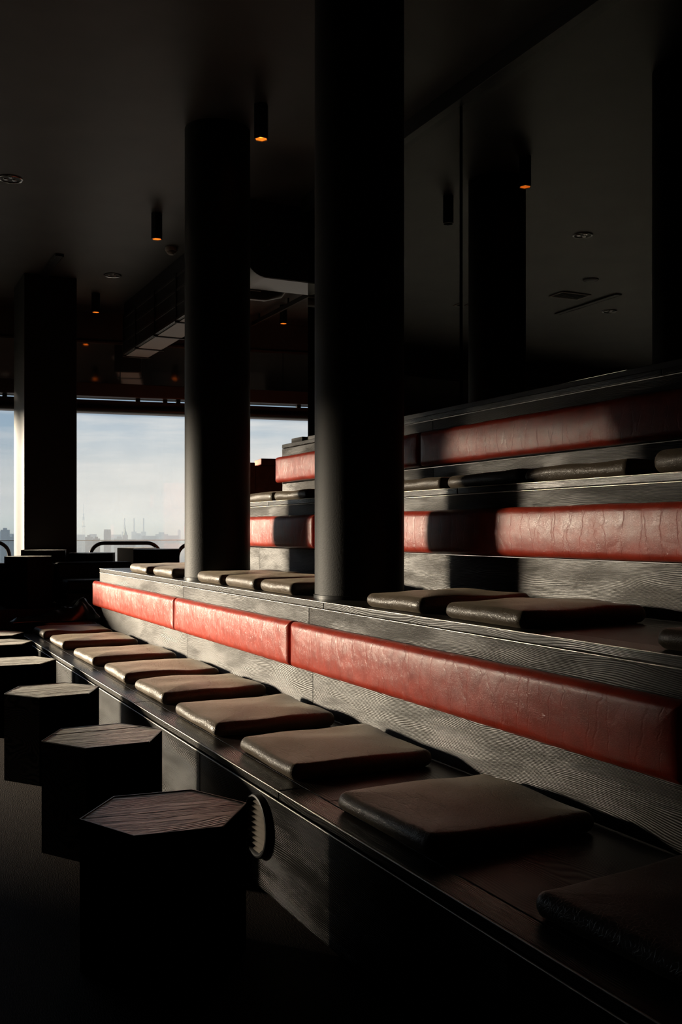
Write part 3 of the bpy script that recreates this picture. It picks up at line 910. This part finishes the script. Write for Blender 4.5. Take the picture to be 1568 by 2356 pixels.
sm = thing('smoke_detector', 'small round smoke detector on the ceiling beside a spotlight', 'smoke detector', (2.98, 10.08, CEIL - 0.075))
link('base', lathe_me('base', [(0.0, 0.075), (0.062, 0.075), (0.064, 0.045), (0.058, 0.036), (0, 0.036)], 36), M['white'], sm)
for k, (r, z) in enumerate(((0.050, 0.024), (0.042, 0.012))):
    link('vent_ring', lathe_me('vent_ring', [(r, z), (r, z + 0.007), (r - 0.012, z + 0.007), (r - 0.012, z)], 32, closed=True), M['white'], sm)
link('chamber', lathe_me('chamber', [(0, 0.0), (0.026, 0.001), (0.030, 0.006), (0.030, 0.036)], 32), M['white'], sm)

# square vents, slots, access panel
def ceiling_vent(label, x, y, sx, sy, rz=0.0, slats=5):
    o = thing('ceiling_vent', label, 'vent', (x, y, CEIL - 0.014), rz, 'air vents in the ceiling')
    for lo, hi in (((-sx, -sy, 0), (sx, -sy + 0.02, 0.014)), ((-sx, sy - 0.02, 0), (sx, sy, 0.014)), ((-sx, -sy + 0.021, 0), (-sx + 0.02, sy - 0.021, 0.014)), ((sx - 0.02, -sy + 0.021, 0), (sx, sy - 0.021, 0.014))):
        box('frame_bar', lo, hi, M['ductpanel'], o, 0.002)
    box('backing', (-sx + 0.021, -sy + 0.021, 0.011), (sx - 0.021, sy - 0.021, 0.014), M['rubber'], o)
    for k in range(slats):
        yy = -sy + 0.02 + (2 * sy - 0.04) * (k + 0.5) / slats
        box('slat', (-sx + 0.021, yy - 0.006, 0.003), (sx - 0.021, yy + 0.006, 0.009), M['rubber'], o, 0.001)
ceiling_vent('square ceiling vent mirrored left of the reflected column', 0.0, 10.87, 0.22, 0.16)
ceiling_vent('square ceiling vent mirrored right of the reflected column', -0.68, 10.0, 0.22, 0.14)
sl = thing('slot_diffuser', 'long dark slot diffuser mirrored at the right', 'vent', (-1.18, 10.3, CEIL - 0.02))
box('body', (-0.035, -0.62, 0.004), (0.035, 0.62, 0.02), M['rubber'], sl, 0.002)
box('edge_bar', (-0.045, -0.62, 0), (-0.036, 0.62, 0.02), M['frame'], sl, 0.001)
box('edge_bar', (0.036, -0.62, 0), (0.045, 0.62, 0.02), M['frame'], sl, 0.001)
sl2 = thing('slot_diffuser', 'long dark slot diffuser in the ceiling above the square pillar', 'vent', (1.98, 11.3, CEIL - 0.03))
box('body', (-0.03, -0.48, 0.004), (0.03, 2.1, 0.03), M['rubber'], sl2, 0.002)
box('edge_bar', (-0.044, -0.48, 0), (-0.031, 2.1, 0.03), M['frame'], sl2, 0.002)
box('edge_bar', (0.031, -0.48, 0), (0.044, 2.1, 0.03), M['frame'], sl2, 0.002)
dp = thing('access_panel', 'large black ceiling panel mirrored at the far right', 'panel', (-2.0, 8.95, CEIL - 0.03))
box('panel', (-0.55, -0.45, 0.0), (0.55, 0.45, 0.03), M['rubber'], dp, 0.004)
box('latch', (-0.02, -0.44, -0.006), (0.02, -0.40, 0.0), M['frame'], dp, 0.002)
pl = thing('ceiling_speaker', 'small black round ceiling speaker mirrored at the right', 'speaker', (-0.42, 9.28, CEIL - 0.012))
link('grille_disc', lathe_me('grille_disc', [(0, 0), (0.07, 0.0), (0.08, 0.006), (0.08, 0.012)], 32), M['rubber'], pl)
link('trim_ring', lathe_me('trim_ring', [(0.081, 0.012), (0.081, 0.002), (0.088, 0.002), (0.092, 0.012)], 32), M['frame'], pl)

# curtain rail under the ceiling, right of the duct
cu = thing('curtain_rail', 'dark rail hanging under the ceiling right of the duct', 'rail', (4.95, 11.0, CEIL - 0.12))
box('rail', (-0.022, -0.6, 0), (0.022, 1.85, 0.05), M['ductdark'], cu, 0.004)
box('lip', (-0.026, -0.6, -0.012), (-0.012, 1.85, -0.001), M['duct'], cu, 0.003)
for yy in (-0.4, 0.6, 1.6): box('hanger', (-0.01, yy - 0.01, 0.051), (0.01, yy + 0.01, 0.12), M['ductdark'], cu, 0.002)

# ventilation duct: rounded plenum in front, panelled duct behind
DZ = 3.62
du = thing('ventilation_duct', 'boxy ceiling duct with a rounded metal plenum behind the far column', 'duct', (3.45, 8.3, DZ))
def plenum():
    x0, x1, z1, r = 3.13 - 3.45, 5.6 - 3.45, CEIL - DZ, 0.20
    poly = [(x1, z1), (x0, z1), (x0, r)] + [(x0 + r - r * math.cos(t * PI / 20), r - r * math.sin(t * PI / 20)) for t in range(1, 10)] + [(x0 + r, 0), (x1, 0)]
    return poly
def extrude_y(name, poly, y0, y1, smooth=None):
    bm = bmesh.new()
    a = [bm.verts.new((x, y0, z)) for x, z in poly]; b = [bm.verts.new((x, y1, z)) for x, z in poly]
    n = len(poly)
    bm.faces.new(a); bm.faces.new(b[::-1])
    for i in range(n): bm.faces.new((a[i], b[i], b[(i + 1) % n], a[(i + 1) % n]))
    return finish(bm, name, smooth)
pp = plenum()
hull = link('plenum_shell', extrude_y('plenum_shell', pp, 0.014, 0.44, math.radians(30)), M['duct'], du)
fc = [(x * 0.999, max(z, 0.004)) for x, z in pp]
link('plenum_face', extrude_y('plenum_face', fc, 0.0, 0.013), M['ductdark'], du)  # face a darker copy of the shell, its shade put into the colour
for bxx, bz in ((3.35 - 3.45, 0.30), (3.52 - 3.45, 0.16)):
    link('bolt', lathe_me('bolt', [(0, 0.012), (0.008, 0.010), (0.014, 0.004), (0.015, 0.0)], 16), M['duct'], du, (bxx, 0.0, bz), (PI / 2, 0, 0))
# round branch pipe below the plenum
pipe = [(-0.32, 0.62, 0.02), (0.10, 0.60, 0.02), (0.22, 0.58, 0.05), (0.28, 0.56, 0.14), (0.29, 0.56, 0.30)]
link('branch_pipe', tube_me('branch_pipe', pipe, 0.085, 20), M['duct'], du)
box('duct_body', (3.16 - 3.45, 0.46, 0.012), (3.50 - 3.45, 4.52, CEIL - DZ - 0.001), M['ductdark'], du, 0.006)
ydu = 0.47
k = 0
while ydu < 4.5:
    ye = min(ydu + 0.86, 4.52)
    box('under_panel', (3.185 - 3.45, ydu + 0.025, 0.0), (3.475 - 3.45, ye - 0.02, 0.011), M['ductpanel'], du, 0.002)  # underside panels paler, the light they catch put into the colour
    box('flange', (3.145 - 3.45, ye - 0.018, -0.012), (3.515 - 3.45, ye + 0.018, CEIL - DZ - 0.15), M['ductdark'], du, 0.003)
    for zz in (0.17, 0.33, 0.48):
        box('side_rib', (3.150 - 3.45, ydu + 0.03, zz), (3.159 - 3.45, ye - 0.025, zz + 0.025), M['duct'], du, 0.002)
    box('side_rail', (3.146 - 3.45, ydu + 0.02, 0.012), (3.159 - 3.45, ye - 0.02, 0.04), M['duct'], du, 0.003)
    ydu = ye; k += 1

# ================================================================== OUTSIDE
# glass balustrade of the roof edge
gb = thing('glass_balustrade', 'clear glass balustrade along the roof edge outside the windows', 'balustrade', WO + Matrix.Rotation(WA, 3, 'Z') @ Vector((0, 1.6, 0)), WA)
for k in range(-5, 3):
    box('glass_panel', (k * 2.0 + 0.01, -0.006, 0.35), (k * 2.0 + 1.99, 0.006, 1.205), M['glass'], gb)
    box('foot_clamp', (k * 2.0 + 0.4, -0.04, 0.30), (k * 2.0 + 0.6, 0.04, 0.42), M['frame'], gb, 0.005)
box('top_edge', (-6.0, -0.01, 1.206), (6.0, 0.01, 1.216), M['chrome'], gb, 0.002)
struct(link('floor_terrace', prism_me('floor_terrace', [(-9.5, 15.75), (7.9, 13.05), (7.9, 15.2), (-9.5, 17.9)], 0.15, 0.30), M['terrace']))

GZ = -85.0
M['ground'] = plain('city_ground', (0.10, 0.11, 0.12), rough=0.9, var=0.3)
M['bldg'] = plain('city_stone', (0.13, 0.12, 0.12), rough=0.85)
M['brick'] = plain('city_brick', (0.16, 0.10, 0.08), rough=0.85)
M['steel'] = plain('mast_steel', (0.10, 0.10, 0.10), rough=0.6)
M['copper'] = plain('green_copper_roof', (0.10, 0.17, 0.15), rough=0.6)
g = struct(box('ground', (-9000, 60, GZ - 2), (12000, 14000, GZ), M['ground']))

def city(name, label, px, D, cat='building', group=None):
    x, y = pix(px, D)
    return thing(name, label, cat, (x, y, GZ), -TH, group)
rnd = random.Random(3)
# broad rooftops
def block(label, px, D, ytop, wpx, roof=True, group=None):
    o = city('city_building', label, px, D, group=group)
    w = wpx * D / FPX; h = pz(ytop, D) - GZ
    box('walls', (-w / 2, -w * 0.35, 0), (w / 2, w * 0.35, h), M['bldg'], o)
    if roof:
        box('roof_house', (-w * 0.25, -w * 0.15, h), (w * 0.2, w * 0.15, h + 0.12 * w + 1.5), M['bldg'], o)
    return o
block('wide flat block topping the skyline at the far left', 12, 1500, 1219, 17)
for i, (px, D, yt, w) in enumerate([(2, 1900, 1224, 22), (28, 2100, 1225, 16), (36, 1500, 1232, 26), (184, 2400, 1227, 20), (205, 1500, 1232, 16), (214, 2100, 1226, 14), (222, 1300, 1236, 14), (262, 2800, 1227, 30), (275, 1800, 1236, 22), (300, 1700, 1238, 20), (318, 2900, 1228, 24), (345, 2400, 1230, 34), (372, 3000, 1226, 26), (395, 2600, 1229, 30), (412, 3600, 1217, 6)]):
    block('low hazy rooftop block along the city skyline behind the windows', px, D, yt + 3, w, i % 2 == 0, 'hazy rooftop blocks of the skyline')
# twin-gabled block
D = 1500
o = city('city_building', 'dark tower block with a notched twin top in the hazy skyline', 247, D)
w = 14 * D / FPX; h = pz(1222, D) - GZ
box('walls', (-w / 2, -4, 0), (w / 2, 4, h), M['bldg'], o)
for sx in (-0.27, 0.27): box('roof_turret', (sx * w - 2.0, -3, h), (sx * w + 2.0, 3, h + 2.6), M['bldg'], o, 0.3)
# church with spire
D = 1900
o = city('church', 'church tower with a pointed green spire in front of the left chimney', 288, D)
w = 10 * D / FPX; h = pz(1231, D) - GZ
box('tower', (-w / 2, -w / 2, 0), (w / 2, w / 2, h), M['brick'], o)
link('spire', lathe_me('spire', [(w * 0.5, h), (w * 0.28, h + 5), (w * 0.16, h + 9), (0.0, pz(1207, D) - GZ)], 8, smooth=None), M['copper'], o)
# three chimneys
for px, lab in ((286, 'left one of three tall slim chimneys on the horizon'), (308, 'middle one of three tall slim chimneys on the horizon'), (330, 'right one of three tall slim chimneys on the horizon')):
    D = 3300
    o = city('power_station_chimney', lab, px, D, 'chimney', 'three chimneys on the horizon')
    R = 1.65 * D / FPX; h = pz(1192.5, D) - GZ
    link('stack', lathe_me('stack', [(R * 1.12, 0), (R, h)], 20), M['bldg'], o)
    link('crown', lathe_me('crown', [(R, h - 4), (R * 1.12, h - 4), (R * 1.12, h + 0.5), (R * 0.8, h + 0.5), (R * 0.8, h - 2)], 20), M['steel'], o)
    box('boiler_house', (-R * 3, -R * 2, 0), (R * 3, R * 2, pz(1223, D) - GZ), M['bldg'], o)
# television mast
D = 3000
o = city('television_mast', 'slender lattice television mast rising at the left of the hazy window', 192, D, 'mast')
def lattice():
    bm = bmesh.new()
    lv = [(1243, 3.0), (1236, 2.8), (1229, 2.5), (1222, 2.3), (1215, 2.0), (1208, 1.7), (1201, 1.4), (1194, 1.15)]
    k = D / FPX
    def bar(p, q, r):
        p, q = Vector(p), Vector(q); d = (q - p).normalized()
        x = d.orthogonal().normalized(); y = d.cross(x)
        A = [bm.verts.new(p + (x * math.cos(a) + y * math.sin(a)) * r) for a in (0, 2.1, 4.2)]
        B = [bm.verts.new(q + (x * math.cos(a) + y * math.sin(a)) * r) for a in (0, 2.1, 4.2)]
        for i in range(3): bm.faces.new((A[i], A[(i + 1) % 3], B[(i + 1) % 3], B[i]))
    for (ya, wa), (yb, wb) in zip(lv, lv[1:]):
        za, zb = pz(ya, D) - GZ, pz(yb, D) - GZ; wa *= k; wb *= k
        ca = [(-wa, -wa), (wa, -wa), (wa, wa), (-wa, wa)]; cb = [(-wb, -wb), (wb, -wb), (wb, wb), (-wb, wb)]
        for i in range(4):
            j = (i + 1) % 4
            bar((*ca[i], za), (*cb[i], zb), 0.42)
            bar((*ca[i], za), (*cb[j], zb), 0.28)
            bar((*cb[i], zb), (*cb[j], zb), 0.28)
    z0 = pz(1243, D) - GZ; w0 = 3.0 * k
    for sx, sy in ((-1, -1), (1, -1), (1, 1), (-1, 1)): bar((sx * w0 * 1.5, sy * w0 * 1.5, 0), (sx * w0, sy * w0, z0), 0.6)
    return finish(bm, 'lattice_shaft')
link('lattice_shaft', lattice(), M['steel'], o)
for yt, wt in ((1211, 3.6), (1194, 2.3), (1190, 2.0), (1184, 1.5)):
    w = wt * D / FPX; z = pz(yt, D) - GZ
    box('platform', (-w, -w, z - 1.2), (w, w, z + 1.2), M['steel'], o)
link('antenna', lathe_me('antenna', [(1.2, pz(1194, D) - GZ), (1.1, pz(1182, D) - GZ), (0.6, pz(1181, D) - GZ), (0.5, pz(1161, D) - GZ), (0, pz(1160, D) - GZ)], 8), M['steel'], o)

# haze lying over the city
hz = bpy.data.materials.new('city_haze'); hz.use_nodes = True
t = hz.node_tree; t.nodes.clear()
vs = N(t, 'ShaderNodeVolumeScatter'); vs.inputs['Color'].default_value = (0.45, 0.66, 1.0, 1); vs.inputs['Density'].default_value = 0.00030; vs.inputs['Anisotropy'].default_value = 0.0
va = N(t, 'ShaderNodeVolumeAbsorption'); va.inputs['Color'].default_value = (0.1, 0.1, 0.1, 1); va.inputs['Density'].default_value = 0.00028
vadd = N(t, 'ShaderNodeAddShader'); t.links.new(vs.outputs[0], vadd.inputs[0]); t.links.new(va.outputs[0], vadd.inputs[1])
oo = N(t, 'ShaderNodeOutputMaterial'); t.links.new(vadd.outputs[0], oo.inputs['Volume'])
hb = box('city_haze', (-6000, 650, GZ + 1), (9000, 12000, 70), hz)
tag(hb, 'pale morning haze lying over the distant city', 'haze', kind='stuff')
